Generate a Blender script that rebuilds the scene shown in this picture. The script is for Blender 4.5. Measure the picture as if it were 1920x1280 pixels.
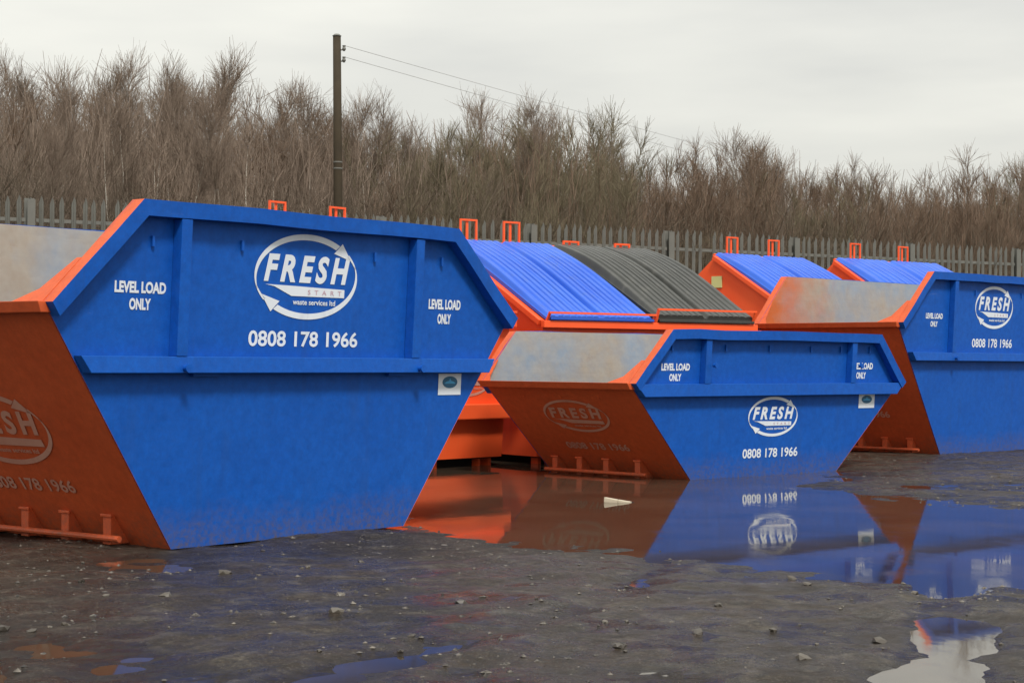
import bpy, bmesh, math, random
import numpy as np
from mathutils import Vector, Matrix

for o in list(bpy.data.objects):
    bpy.data.objects.remove(o)
scene = bpy.context.scene
C = scene.collection
R = math.radians

# ---------------------------------------------------------------- camera
cam_data = bpy.data.cameras.new('camera')
cam = bpy.data.objects.new('camera', cam_data)
C.objects.link(cam)
cam_data.sensor_width = 36.0
cam_data.lens = 63.76
cam_data.clip_start = 0.1
cam_data.clip_end = 3000
cam.matrix_world = (Matrix.Translation((0, 0, 1.0)) @ Matrix.Rotation(R(90) + 0.01123, 4, 'X')
                    @ Matrix.Rotation(0.00601, 4, 'Z'))
scene.camera = cam

# ---------------------------------------------------------------- sky (overcast) and soft sun
SUN_EL, SUN_AZ = 52.0, 160.0          # azimuth clockwise from +Y: behind the camera, to its right
world = bpy.data.worlds.new('World')
scene.world = world
world.use_nodes = True
wn, wl = world.node_tree.nodes, world.node_tree.links
wn.clear()
w_out = wn.new('ShaderNodeOutputWorld')
w_bg = wn.new('ShaderNodeBackground')
w_bg.inputs['Strength'].default_value = 0.1
w_sky = wn.new('ShaderNodeTexSky')
w_sky.sky_type = 'NISHITA'
w_sky.sun_disc = False
w_sky.sun_elevation = R(SUN_EL)
w_sky.sun_rotation = R(SUN_AZ)
w_sky.dust_density = 3.0
w_tc = wn.new('ShaderNodeTexCoord')
w_map = wn.new('ShaderNodeMapping')
w_map.inputs['Scale'].default_value = (2.2, 2.2, 11.0)
w_map.inputs['Rotation'].default_value = (0.0, 0.10, 0.4)
w_n = wn.new('ShaderNodeTexNoise')
w_n.inputs['Scale'].default_value = 1.15
w_n.inputs['Detail'].default_value = 5.0
w_n.inputs['Roughness'].default_value = 0.5
w_r = wn.new('ShaderNodeValToRGB')
w_r.color_ramp.elements[0].position = 0.34
w_r.color_ramp.elements[0].color = (3.08, 3.07, 2.90, 1)
w_r.color_ramp.elements[1].position = 0.68
w_r.color_ramp.elements[1].color = (4.18, 4.12, 3.74, 1)
w_mix = wn.new('ShaderNodeMix')
w_mix.data_type = 'RGBA'
w_mix.inputs['Factor'].default_value = 0.94
wl.new(w_tc.outputs['Generated'], w_map.inputs['Vector'])
wl.new(w_map.outputs['Vector'], w_n.inputs['Vector'])
wl.new(w_n.outputs['Fac'], w_r.inputs['Fac'])
wl.new(w_sky.outputs['Color'], w_mix.inputs[6])
# overcast law: a cloud sheet brightens steadily from the horizon up to the zenith
w_sep = wn.new('ShaderNodeSeparateXYZ')
w_mr = wn.new('ShaderNodeMapRange')
w_mr.inputs['From Min'].default_value = 0.0
w_mr.inputs['From Max'].default_value = 1.0
w_mr.inputs['To Min'].default_value = 1.0
w_mr.inputs['To Max'].default_value = 1.9
w_mul = wn.new('ShaderNodeVectorMath')
w_mul.operation = 'SCALE'
wl.new(w_tc.outputs['Generated'], w_sep.inputs[0])
wl.new(w_sep.outputs['Z'], w_mr.inputs['Value'])
wl.new(w_r.outputs['Color'], w_mul.inputs[0])
wl.new(w_mr.outputs['Result'], w_mul.inputs['Scale'])
wl.new(w_mul.outputs['Vector'], w_mix.inputs[7])
wl.new(w_mix.outputs[2], w_bg.inputs['Color'])
wl.new(w_bg.outputs['Background'], w_out.inputs['Surface'])

sun_data = bpy.data.lights.new('sun', 'SUN')
sun_data.energy = 1.5
sun_data.angle = R(10)
sun_data.color = (1.0, 0.96, 0.9)
sun = bpy.data.objects.new('sun', sun_data)
C.objects.link(sun)
_az, _el = R(SUN_AZ), R(SUN_EL)
_to = Vector((math.sin(_az) * math.cos(_el), math.cos(_az) * math.cos(_el), math.sin(_el)))
sun.rotation_euler = (-_to).to_track_quat('-Z', 'Y').to_euler()

vs = scene.view_settings
vs.view_transform = 'Standard'
vs.look = 'None'
vs.exposure = 0.98
vs.gamma = 1.0
vs.use_curve_mapping = False

rng = np.random.default_rng(7)
random.seed(7)

# ---------------------------------------------------------------- material helpers
def new_mat(name):
    m = bpy.data.materials.new(name)
    m.use_nodes = True
    nt = m.node_tree
    b = nt.nodes['Principled BSDF']
    return m, nt, b

def N(nt, typ, **kw):
    n = nt.nodes.new(typ)
    for k, v in kw.items():
        if k in n.inputs:
            n.inputs[k].default_value = v
        else:
            setattr(n, k, v)
    return n

def noise(nt, scale, detail=4, rough=0.55, vec=None, stretch=None):
    tc = N(nt, 'ShaderNodeTexCoord')
    n = N(nt, 'ShaderNodeTexNoise')
    n.inputs['Scale'].default_value = scale
    n.inputs['Detail'].default_value = detail
    n.inputs['Roughness'].default_value = rough
    src = tc.outputs['Object']
    if stretch:
        mp = N(nt, 'ShaderNodeMapping')
        mp.inputs['Scale'].default_value = stretch
        nt.links.new(src, mp.inputs['Vector'])
        src = mp.outputs['Vector']
    nt.links.new(src, n.inputs['Vector'])
    return n.outputs['Fac']

def ramp(nt, fac, p0, p1, c0=(0, 0, 0, 1), c1=(1, 1, 1, 1)):
    r = N(nt, 'ShaderNodeValToRGB')
    r.color_ramp.elements[0].position = p0
    r.color_ramp.elements[1].position = p1
    r.color_ramp.elements[0].color = c0
    r.color_ramp.elements[1].color = c1
    nt.links.new(fac, r.inputs['Fac'])
    return r.outputs['Color']

def mix(nt, fac, a, b):
    m = N(nt, 'ShaderNodeMix', data_type='RGBA')
    for sock, v in ((m.inputs['Factor'], fac), (m.inputs[6], a), (m.inputs[7], b)):
        if hasattr(v, 'is_output'):
            nt.links.new(v, sock)
        else:
            sock.default_value = v if not isinstance(v, tuple) else (tuple(v) + (1,))[:4]
    return m.outputs[2]

def math_node(nt, op, a, b=None):
    m = N(nt, 'ShaderNodeMath', operation=op)
    for i, v in enumerate((a, b)):
        if v is None:
            continue
        if hasattr(v, 'is_output'):
            nt.links.new(v, m.inputs[i])
        else:
            m.inputs[i].default_value = v
    return m.outputs[0]

def bump(nt, bsdf, height, strength, dist):
    bn = N(nt, 'ShaderNodeBump')
    bn.inputs['Strength'].default_value = strength
    bn.inputs['Distance'].default_value = dist
    nt.links.new(height, bn.inputs['Height'])
    nt.links.new(bn.outputs['Normal'], bsdf.inputs['Normal'])

def paint(name, col, col2, dirt, rough=0.42, dirt_amt=0.35, spec=0.5, scratch=None, dent=0.5, splash=0.0, mottle=0.0):
    """painted steel: slight tone mottling, run-down dirt streaks, chips"""
    m, nt, b = new_mat(name)
    base = mix(nt, ramp(nt, noise(nt, 1.7, 5, .6), .35, .7), col, col2)
    base = mix(nt, math_node(nt, 'MULTIPLY', ramp(nt, noise(nt, 42, 3, .7), .45, .75), 0.22), base, col2)
    streak = ramp(nt, noise(nt, 1.0, 5, .65, stretch=(9, 9, .9)), .52, .78)
    patch = ramp(nt, noise(nt, 2.3, 4, .6), .40, .75)
    d = math_node(nt, 'MULTIPLY', math_node(nt, 'MULTIPLY', streak, patch), dirt_amt)
    base = mix(nt, d, base, dirt)
    if scratch:
        s = ramp(nt, noise(nt, 26, 6, .75), .70, .74)
        s2 = ramp(nt, noise(nt, 1.9, 3, .6), .52, .66)
        base = mix(nt, math_node(nt, 'MULTIPLY', math_node(nt, 'MULTIPLY', s, s2), .8), base, scratch)
    if mottle:
        mt = math_node(nt, 'MULTIPLY', ramp(nt, noise(nt, 17, 5, .75), .36, .68), mottle)
        base = mix(nt, mt, base, tuple(c * .62 for c in col))
        mt2 = math_node(nt, 'MULTIPLY', ramp(nt, noise(nt, 48, 4, .8), .42, .62), mottle * .6)
        base = mix(nt, mt2, base, tuple(c * .75 + .012 for c in col))
        sc = math_node(nt, 'MULTIPLY', ramp(nt, noise(nt, 3.0, 6, .8, stretch=(.6, .6, 7)), .66, .72), ramp(nt, noise(nt, 1.3, 3, .6), .48, .62))
        base = mix(nt, math_node(nt, 'MULTIPLY', sc, .6), base, tuple(min(1, c * .7 + .10) for c in col))
    if splash:
        tc = N(nt, 'ShaderNodeTexCoord')
        sx = N(nt, 'ShaderNodeSeparateXYZ')
        nt.links.new(tc.outputs['Object'], sx.inputs[0])
        zn = math_node(nt, 'ADD', sx.outputs['Z'], math_node(nt, 'MULTIPLY', math_node(nt, 'SUBTRACT', noise(nt, 3.2, 5, .7), .5), .35))
        mr = N(nt, 'ShaderNodeMapRange')
        mr.inputs['From Min'].default_value = .24
        mr.inputs['From Max'].default_value = .0
        nt.links.new(zn, mr.inputs['Value'])
        sp = math_node(nt, 'MULTIPLY', mr.outputs['Result'], math_node(nt, 'MULTIPLY', ramp(nt, noise(nt, 30, 4, .7), .35, .7), splash))
        base = mix(nt, sp, base, (.12, .09, .065))
    nt.links.new(base, b.inputs['Base Color'])
    rr = math_node(nt, 'ADD', math_node(nt, 'MULTIPLY', noise(nt, 6, 4), .25), rough - .12)
    nt.links.new(rr, b.inputs['Roughness'])
    b.inputs['Specular IOR Level'].default_value = spec
    h = math_node(nt, 'ADD', math_node(nt, 'MULTIPLY', noise(nt, 2.2, 2), 1.0),
                  math_node(nt, 'MULTIPLY', noise(nt, 120, 2), .012))
    bump(nt, b, h, dent, 0.012)
    return m

M = {}
M['blue'] = paint('skip_blue_paint', (.004, .092, .465), (.007, .106, .49), (.03, .055, .11), rough=.5, dirt_amt=.75, spec=.2,
                  scratch=(.10, .09, .10), splash=.8, mottle=.6)
M['orange'] = paint('skip_orange_paint', (.62, .098, .027), (.68, .122, .036), (.16, .07, .045), rough=.5, dirt_amt=.5, spec=.3,
                    scratch=(.12, .07, .05), splash=.7, mottle=.5)
M['orange_bin'] = paint('bin_orange_paint', (.90, .098, .022), (.93, .12, .03), (.42, .10, .05), rough=.45, dirt_amt=.3, spec=.35,
                        scratch=(.14, .08, .06))
M['lid_blue'] = paint('blue_plastic_lid', (.014, .088, .53), (.022, .118, .58), (.07, .11, .24), rough=.42, dirt_amt=.75, spec=.45, dent=.25)
M['lid_black'] = paint('black_plastic_lid', (.028, .03, .028), (.045, .047, .043), (.13, .125, .11), rough=.42, dirt_amt=.8, spec=.5, dent=.25)
M['dark'] = paint('dark_underside_and_gap_shade', (.012, .011, .011), (.02, .018, .016), (.03, .025, .02), rough=.7, spec=.2)
M['white'] = paint('white_vinyl', (.74, .79, .86), (.68, .73, .80), (.30, .36, .46), rough=.5, dirt_amt=.9, dent=0.02, scratch=(.03, .12, .42))
M['ghost'] = paint('worn_vinyl', (.62, .33, .25), (.54, .24, .17), (.40, .13, .08), rough=.55, dirt_amt=.9, dent=.02)
M['startred'] = paint('pale_red_vinyl', (.55, .33, .38), (.5, .32, .4), (.5, .4, .4), rough=.5, dent=.02)
M['cyan'] = paint('cyan_print', (.05, .32, .62), (.06, .36, .66), (.1, .3, .5), rough=.45, dent=.02)
M['navy'] = paint('navy_print', (.015, .11, .22), (.02, .13, .25), (.05, .12, .2), rough=.45, dent=.02)
M['galv'] = paint('galvanised_steel', (.17, .17, .15), (.12, .122, .11), (.085, .075, .06), rough=.55, dirt_amt=.6, dent=.2)
M['pole'] = paint('creosoted_wood', (.062, .048, .030), (.04, .032, .022), (.03, .025, .02), rough=.85, spec=.2)
M['wire'] = paint('dull_cable', (.30, .30, .29), (.34, .34, .33), (.1, .1, .1), rough=.7)
M['label'] = paint('yellow_label', (.62, .60, .25), (.5, .55, .3), (.3, .3, .2), rough=.5, dent=.02)
M['litter'] = paint('soggy_white_card', (.50, .44, .34), (.42, .36, .26), (.2, .16, .11), rough=.7, dirt_amt=.7)

def worn_steel(name, x0, x1):
    """bare scraped steel; orange paint is left along the rim (x below x0), gone beyond x1"""
    m, nt, b = new_mat(name)
    tan_grey = mix(nt, ramp(nt, noise(nt, 1.5, 4, .6), .38, .62), (.40, .34, .285), (.29, .35, .44))  # the blue-grey is a bluish reflection put into the steel's colour
    tan_grey = mix(nt, math_node(nt, 'MULTIPLY', ramp(nt, noise(nt, 9, 6, .7), .42, .7), .45), tan_grey, (.46, .44, .40))
    tc = N(nt, 'ShaderNodeTexCoord')
    sx = N(nt, 'ShaderNodeSeparateXYZ')
    nt.links.new(tc.outputs['Object'], sx.inputs[0])
    wob = math_node(nt, 'MULTIPLY', math_node(nt, 'SUBTRACT', noise(nt, 2.6, 5, .65), .5), 1.5)
    xx = math_node(nt, 'ADD', sx.outputs['X'], wob)
    mr = N(nt, 'ShaderNodeMapRange')
    mr.inputs['From Min'].default_value = x0
    mr.inputs['From Max'].default_value = x1
    nt.links.new(xx, mr.inputs['Value'])
    col = mix(nt, mr.outputs['Result'], (.62, .15, .035), tan_grey)
    scr = ramp(nt, noise(nt, 2.2, 7, .8, stretch=(.55, 1, 9)), .52, .60)
    col = mix(nt, math_node(nt, 'MULTIPLY', scr, .07), col, (.17, .155, .14))
    scl = ramp(nt, noise(nt, 2.9, 7, .8, stretch=(.4, 1, 14)), .60, .66)
    col = mix(nt, math_node(nt, 'MULTIPLY', scl, .07), col, (.58, .57, .55))
    rust = ramp(nt, noise(nt, 5, 6, .7), .58, .75)
    col = mix(nt, math_node(nt, 'MULTIPLY', rust, .35), col, (.30, .17, .10))
    nt.links.new(col, b.inputs['Base Color'])
    b.inputs['Metallic'].default_value = .35
    b.inputs['Roughness'].default_value = .38
    bump(nt, b, noise(nt, 3.5, 3), .6, .015)
    return m

# ---------------------------------------------------------------- mesh helpers
def link_mesh(name, verts, faces, mats, parent=None, face_mats=None, smooth=False):
    me = bpy.data.meshes.new(name)
    me.from_pydata([tuple(v) for v in verts], [], faces)
    for m in (mats if isinstance(mats, (list, tuple)) else [mats]):
        me.materials.append(m)
    if face_mats is not None:
        me.polygons.foreach_set('material_index', face_mats)
    if smooth:
        me.polygons.foreach_set('use_smooth', [True] * len(me.polygons))
    me.validate()
    me.update()
    o = bpy.data.objects.new(name, me)
    C.objects.link(o)
    if parent:
        o.parent = parent
    return o

class MB:
    """collects solids into one mesh"""
    def __init__(self):
        self.v, self.f, self.m = [], [], []

    def add(self, verts, faces, mi=0):
        n = len(self.v)
        self.v += [tuple(p) for p in verts]
        self.f += [tuple(i + n for i in f) for f in faces]
        self.m += list(mi) if isinstance(mi, (list, tuple)) else [mi] * len(faces)

    def box(self, x0, x1, y0, y1, z0, z1, mi=0):
        self.add([(x0, y0, z0), (x1, y0, z0), (x1, y1, z0), (x0, y1, z0),
                  (x0, y0, z1), (x1, y0, z1), (x1, y1, z1), (x0, y1, z1)],
                 [(0, 3, 2, 1), (4, 5, 6, 7), (0, 1, 5, 4), (1, 2, 6, 5), (2, 3, 7, 6), (3, 0, 4, 7)], mi)

    def hexa(self, a, b, mi=0):
        """solid between two matching polygons a and b (lists of 3-D points)"""
        n = len(a)
        fs = [tuple(range(n))[::-1], tuple(range(n, 2 * n))]
        fs += [(i, (i + 1) % n, n + (i + 1) % n, n + i) for i in range(n)]
        self.add(list(a) + list(b), fs, mi)

    def bar(self, p, q, w, h=None, mi=0, up=(0, 0, 1)):
        p, q = Vector(p), Vector(q)
        d = (q - p).normalized()
        u = Vector(up)
        if abs(d.dot(u)) > .95:
            u = Vector((0, 1, 0))
        s = d.cross(u).normalized()
        t = s.cross(d).normalized()
        h = h or w
        s, t = s * w / 2, t * h / 2
        self.hexa([p - s - t, p + s - t, p + s + t, p - s + t], [q - s - t, q + s - t, q + s + t, q - s + t], mi)

    def tube(self, pts, r, n=8, mi=0):
        pts = [Vector(p) for p in pts]
        rings = []
        for i, p in enumerate(pts):
            d = (pts[min(i + 1, len(pts) - 1)] - pts[max(i - 1, 0)]).normalized()
            u = Vector((0, 0, 1)) if abs(d.z) < .9 else Vector((1, 0, 0))
            s = d.cross(u).normalized()
            t = s.cross(d)
            rr = r[i] if isinstance(r, (list, tuple)) else r
            rings.append([p + (s * math.cos(k * 2 * math.pi / n) + t * math.sin(k * 2 * math.pi / n)) * rr for k in range(n)])
        v = [p for rg in rings for p in rg]
        f = []
        for i in range(len(rings) - 1):
            for k in range(n):
                k2 = (k + 1) % n
                f.append((i * n + k, i * n + k2, (i + 1) * n + k2, (i + 1) * n + k))
        f.append(tuple(range(n))[::-1])
        f.append(tuple(range((len(rings) - 1) * n, len(rings) * n)))
        self.add(v, f, mi)

    def build(self, name, mats, parent=None, bevel=0, smooth=False):
        o = link_mesh(name, self.v, self.f, mats, parent, self.m, smooth)
        bm = bmesh.new()
        bm.from_mesh(o.data)
        bmesh.ops.recalc_face_normals(bm, faces=bm.faces)
        if bevel:
            bmesh.ops.bevel(bm, geom=list(bm.edges), offset=bevel, segments=2, affect='EDGES', profile=.6,
                            clamp_overlap=True, material=-1)
        bm.to_mesh(o.data)
        bm.free()
        return o

def empty(name, loc, rz, label, cat, group=None):
    o = bpy.data.objects.new(name, None)
    C.objects.link(o)
    o.empty_display_size = .2
    o.location = loc
    o.rotation_euler = (0, 0, rz)
    tag(o, label, cat, group)
    return o

def tag(o, label=None, cat=None, group=None, kind=None):
    for k, v in (('label', label), ('category', cat), ('group', group), ('kind', kind)):
        if v:
            o[k] = v
    return o

def sstep(x):
    x = np.clip(x, 0, 1)
    return x * x * (3 - 2 * x)

def vnoise(x, y, seed=0):
    """smooth value noise for arrays"""
    xi, yi = np.floor(x).astype(np.int64), np.floor(y).astype(np.int64)
    xf, yf = sstep(x - xi), sstep(y - yi)
    def h(a, b):
        n = (a * 374761393 + b * 668265263 + seed * 982451653) & 0xffffffff
        n = ((n ^ (n >> 13)) * 1274126177) & 0xffffffff
        return ((n ^ (n >> 16)) & 0xffff) / 65535.0
    a = h(xi, yi) * (1 - xf) + h(xi + 1, yi) * xf
    b = h(xi, yi + 1) * (1 - xf) + h(xi + 1, yi + 1) * xf
    return a * (1 - yf) + b * yf

def fbm(x, y, sc, oct=4, seed=0):
    s, a, t = 0, 1.0, 0
    for i in range(oct):
        s = s + a * (vnoise(x * sc, y * sc, seed + i) - .5)
        t += a
        a *= .55
        sc *= 2.1
    return s / t * 2

# ================================================================= GROUND, WATER
FDIR = np.array([.8616, .5075])             # direction of the fence
FP0 = np.array([-1.4, 28.1])                # a point on it
FNRM = np.array([-.5075, .8616])            # away from the yard

PUDDLE = np.array([(-.66, 10.95), (-.25, 10.55), (.20, 10.15), (.48, 9.72), (.80, 9.45), (1.18, 8.60), (1.95, 8.15), (2.75, 7.9),
                   (4.4, 10.6), (3.15, 13.0), (2.70, 13.75), (2.50, 15.0), (2.95, 16.9), (2.85, 18.6), (1.5, 20.2), (-1.4, 20.0),
                   (-1.6, 17.2), (-1.35, 14.5), (-.80, 12.0)])

def poly_sd(px, py, poly):
    """signed distance, negative inside"""
    d = np.full(px.shape, 1e9)
    inside = np.zeros(px.shape, bool)
    n = len(poly)
    for i in range(n):
        a, b = poly[i], poly[(i + 1) % n]
        ex, ey = b - a
        wx, wy = px - a[0], py - a[1]
        t = np.clip((wx * ex + wy * ey) / (ex * ex + ey * ey), 0, 1)
        d = np.minimum(d, (wx - t * ex) ** 2 + (wy - t * ey) ** 2)
        c = ((a[1] <= py) & (b[1] > py)) | ((b[1] <= py) & (a[1] > py))
        with np.errstate(divide='ignore', invalid='ignore'):
            xs = a[0] + (py - a[1]) / (b[1] - a[1] if b[1] != a[1] else 1e-9) * ex
        inside ^= c & (px < xs)
    d = np.sqrt(d)
    return np.where(inside, -d, d)

def ground_z(x, y):
    x, y = np.asarray(x, float), np.asarray(y, float)
    sd = poly_sd(x, y, PUDDLE)
    sd = sd + fbm(x, y, 1.1, 4, 3) * .28
    z = np.where(sd < 0, -.05 * sstep(-sd / .6), .022 * sstep(sd / .5))
    near = 1 - sstep((np.hypot(x, y - 12) - 16) / 8)
    z = z + near * (fbm(x, y, 1.6, 3, 11) * .010 + fbm(x, y, 5.5, 4, 21) * .016)
    # shallow worn hollows in the open part of the yard
    # tyre ruts crossing the near part of the yard
    for cx, ang in ((.0, -.35), (1.7, -.35), (-2.6, .55)):
        q = (x - cx) * math.cos(ang) + (y - 7.0) * math.sin(ang) + fbm(x, y, .5, 2, 61) * .25
        z = z - .014 * np.exp(-(q / .13) ** 2) * near * sstep((9.6 - y) / 1.5) + .010 * np.exp(-((np.abs(q) - .22) / .07) ** 2) * near * sstep((9.6 - y) / 1.5)
    z = z - .020 * sstep((fbm(x, y, .55, 3, 41) - .10) / .35) * sstep(sd / .8) * near
    fd = (x - FP0[0]) * FNRM[0] + (y - FP0[1]) * FNRM[1]
    z = z + .85 * sstep((fd + 2.4) / 2.0) + np.where(fd > 0, fbm(x, y, .3, 3, 5) * .12, 0)
    return z

xs = np.concatenate([-np.geomspace(420, 7.2, 34), np.arange(-7, 7.01, .05), np.geomspace(7.2, 420, 34)])
ys = np.concatenate([-np.geomspace(60, 1, 8), np.linspace(0, 3.9, 14), np.arange(4, 21, .055), np.linspace(21.1, 44, 90), np.geomspace(45, 900, 30)])
gx, gy = np.meshgrid(xs, ys)
gz = ground_z(gx, gy)
nx, ny = len(xs), len(ys)
idx = np.arange(nx * ny).reshape(ny, nx)
quads = np.stack([idx[:-1, :-1], idx[:-1, 1:], idx[1:, 1:], idx[1:, :-1]], -1).reshape(-1, 4)

def mat_ground():
    m, nt, b = new_mat('wet_yard_surface')
    n1 = noise(nt, .8, 6, .6)
    n2 = noise(nt, 6, 6, .7)
    n3 = noise(nt, 55, 5, .8)
    n4 = noise(nt, 17, 6, .8)
    col = mix(nt, ramp(nt, n1, .36, .64), (.030, .020, .0125), (.074, .050, .032))
    col = mix(nt, math_node(nt, 'MULTIPLY', ramp(nt, n2, .50, .66), .7), col, (.17, .145, .11))
    col = mix(nt, math_node(nt, 'MULTIPLY', ramp(nt, n3, .50, .60), .85), col, (.014, .012, .010))
    col = mix(nt, math_node(nt, 'MULTIPLY', ramp(nt, noise(nt, 110, 2), .60, .66), .7), col, (.26, .23, .19))
    col = mix(nt, math_node(nt, 'MULTIPLY', ramp(nt, n4, .46, .60), .6), col, (.012, .010, .008))
    # soaked, silty margin just above the water line
    tcm = N(nt, 'ShaderNodeTexCoord')
    sxm = N(nt, 'ShaderNodeSeparateXYZ')
    nt.links.new(tcm.outputs['Object'], sxm.inputs[0])
    soak = N(nt, 'ShaderNodeMapRange')
    soak.inputs['From Min'].default_value = .016
    soak.inputs['From Max'].default_value = .003
    nt.links.new(sxm.outputs['Z'], soak.inputs['Value'])
    col = mix(nt, math_node(nt, 'MULTIPLY', soak.outputs['Result'], .75), col, (.020, .0135, .009))
    # the bank behind the fence: dead grass, leaves
    tc = N(nt, 'ShaderNodeTexCoord')
    # a pale, speckled patch by the puddle's near shore
    vd = N(nt, 'ShaderNodeVectorMath', operation='DISTANCE')
    mpg = N(nt, 'ShaderNodeMapping')
    mpg.inputs['Location'].default_value = (0.15, -8.9, 0)
    mpg.inputs['Scale'].default_value = (1.0, .9, 0)
    nt.links.new(tc.outputs['Object'], mpg.inputs['Vector'])
    nt.links.new(mpg.outputs['Vector'], vd.inputs[0])
    vd.inputs[1].default_value = (0, 0, 0)
    pd = math_node(nt, 'ADD', vd.outputs['Value'], math_node(nt, 'MULTIPLY', math_node(nt, 'SUBTRACT', noise(nt, 1.9, 6, .7), .5), 1.6))
    pm_ = N(nt, 'ShaderNodeMapRange')
    pm_.inputs['From Min'].default_value = 1.25
    pm_.inputs['From Max'].default_value = .70
    nt.links.new(pd, pm_.inputs['Value'])
    pale_f = math_node(nt, 'MULTIPLY', pm_.outputs['Result'], ramp(nt, n4, .62, .46))
    col = mix(nt, math_node(nt, 'MULTIPLY', pale_f, 1.0), col, (.44, .39, .32))
    sx = N(nt, 'ShaderNodeSeparateXYZ')
    nt.links.new(tc.outputs['Object'], sx.inputs[0])
    mr = N(nt, 'ShaderNodeMapRange')
    mr.inputs['From Min'].default_value = .12
    mr.inputs['From Max'].default_value = .45
    nt.links.new(sx.outputs['Z'], mr.inputs['Value'])
    col = mix(nt, mr.outputs['Result'], col, mix(nt, n2, (.05, .055, .022), (.11, .075, .045)))
    nt.links.new(col, b.inputs['Base Color'])
    wet = ramp(nt, noise(nt, 2.6, 5, .65), .40, .62)
    rr = math_node(nt, 'ADD', math_node(nt, 'MULTIPLY', wet, .45), .14)
    rr = math_node(nt, 'SUBTRACT', rr, math_node(nt, 'MULTIPLY', soak.outputs['Result'], .10))
    b.inputs['Specular IOR Level'].default_value = .30
    rr = math_node(nt, 'MAXIMUM', rr, math_node(nt, 'MULTIPLY', mr.outputs['Result'], .9))
    rr = math_node(nt, 'MAXIMUM', rr, math_node(nt, 'MULTIPLY', pm_.outputs['Result'], .6))
    nt.links.new(rr, b.inputs['Roughness'])
    h = math_node(nt, 'ADD', math_node(nt, 'ADD', math_node(nt, 'MULTIPLY', n2, .7), math_node(nt, 'MULTIPLY', n4, .7)), math_node(nt, 'MULTIPLY', n3, .35))
    bump(nt, b, h, 1.0, .06)
    return m
M['ground'] = mat_ground()
g = link_mesh('ground', np.stack([gx, gy, gz], -1).reshape(-1, 3), quads.tolist(), M['ground'], smooth=True)
g['kind'] = 'structure'

def mat_water():
    m, nt, b = new_mat('muddy_water')
    silt = ramp(nt, noise(nt, .9, 5, .6), .36, .66)
    nt.links.new(mix(nt, silt, (.042, .033, .023), (.078, .058, .040)), b.inputs['Base Color'])
    scum = math_node(nt, 'MULTIPLY', ramp(nt, noise(nt, 1.7, 6, .7, stretch=(1, .5, 1)), .50, .68), .09)
    nt.links.new(math_node(nt, 'ADD', scum, .035), b.inputs['Roughness'])
    b.inputs['IOR'].default_value = 1.33
    b.inputs['Specular Tint'].default_value = (.92, .92, .80, 1)
    b.inputs['Specular IOR Level'].default_value = .5
    h = math_node(nt, 'ADD', noise(nt, 2.0, 3, .5, stretch=(1, .45, 1)), math_node(nt, 'MULTIPLY', noise(nt, 14, 2, .5, stretch=(1, .4, 1)), .10))
    bump(nt, b, h, .10, .012)
    return m
M['water'] = mat_water()
wv = [(-9, 2, 0), (9, 2, 0), (9, 22.5, 0), (-9, 22.5, 0)]
wtr = link_mesh('water', wv, [(0, 1, 2, 3)], M['water'])
wtr['kind'] = 'structure'

# loose grit and stones on the mud
def make_grit():
    n = 17000
    x = rng.uniform(-6.5, 6.5, n * 3)
    y = rng.uniform(4.6, 19.5, n * 3)
    keep = rng.random(n * 3) < np.clip((9.5 / y) ** 1.2, 0, 1)
    x, y = x[keep], y[keep]
    z = ground_z(x, y)
    k = (z > -.008) & (fbm(x, y, .9, 3, 77) + rng.normal(0, .25, len(x)) > .0)
    x, y, z = x[k][:n], y[k][:n], z[k][:n]
    n = len(x)
    octa = np.array([(1, 0, 0), (0, 1, 0), (-1, 0, 0), (0, -1, 0), (0, 0, 1), (0, 0, -1)], float)
    of = np.array([(0, 1, 4), (1, 2, 4), (2, 3, 4), (3, 0, 4), (1, 0, 5), (2, 1, 5), (3, 2, 5), (0, 3, 5)])
    s = .003 + .014 * rng.random(n) ** 4.0
    sc = rng.uniform(.6, 1.4, (n, 3)) * s[:, None] * np.array([1, 1, .45])
    a = rng.uniform(0, 6.28, n)
    v = octa[None] * sc[:, None] * rng.uniform(.7, 1.25, (n, 6, 1))
    ca, sa = np.cos(a)[:, None], np.sin(a)[:, None]
    vx = v[..., 0] * ca - v[..., 1] * sa + x[:, None]
    vy = v[..., 0] * sa + v[..., 1] * ca + y[:, None]
    vz = v[..., 2] + z[:, None] + s[:, None] * .05
    V = np.stack([vx, vy, vz], -1).reshape(-1, 3)
    F = (of[None] + (np.arange(n) * 6)[:, None, None]).reshape(-1, 3)
    m, nt, b = new_mat('wet_grit')
    nt.links.new(mix(nt, ramp(nt, noise(nt, 45, 2), .38, .66), (.018, .015, .013), (.17, .15, .125)), b.inputs['Base Color'])
    b.inputs['Roughness'].default_value = .45
    o = link_mesh('gravel', V, F.tolist(), m)
    tag(o, 'wet grit and small stones strewn over the muddy yard', 'gravel', kind='stuff')
make_grit()

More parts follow.
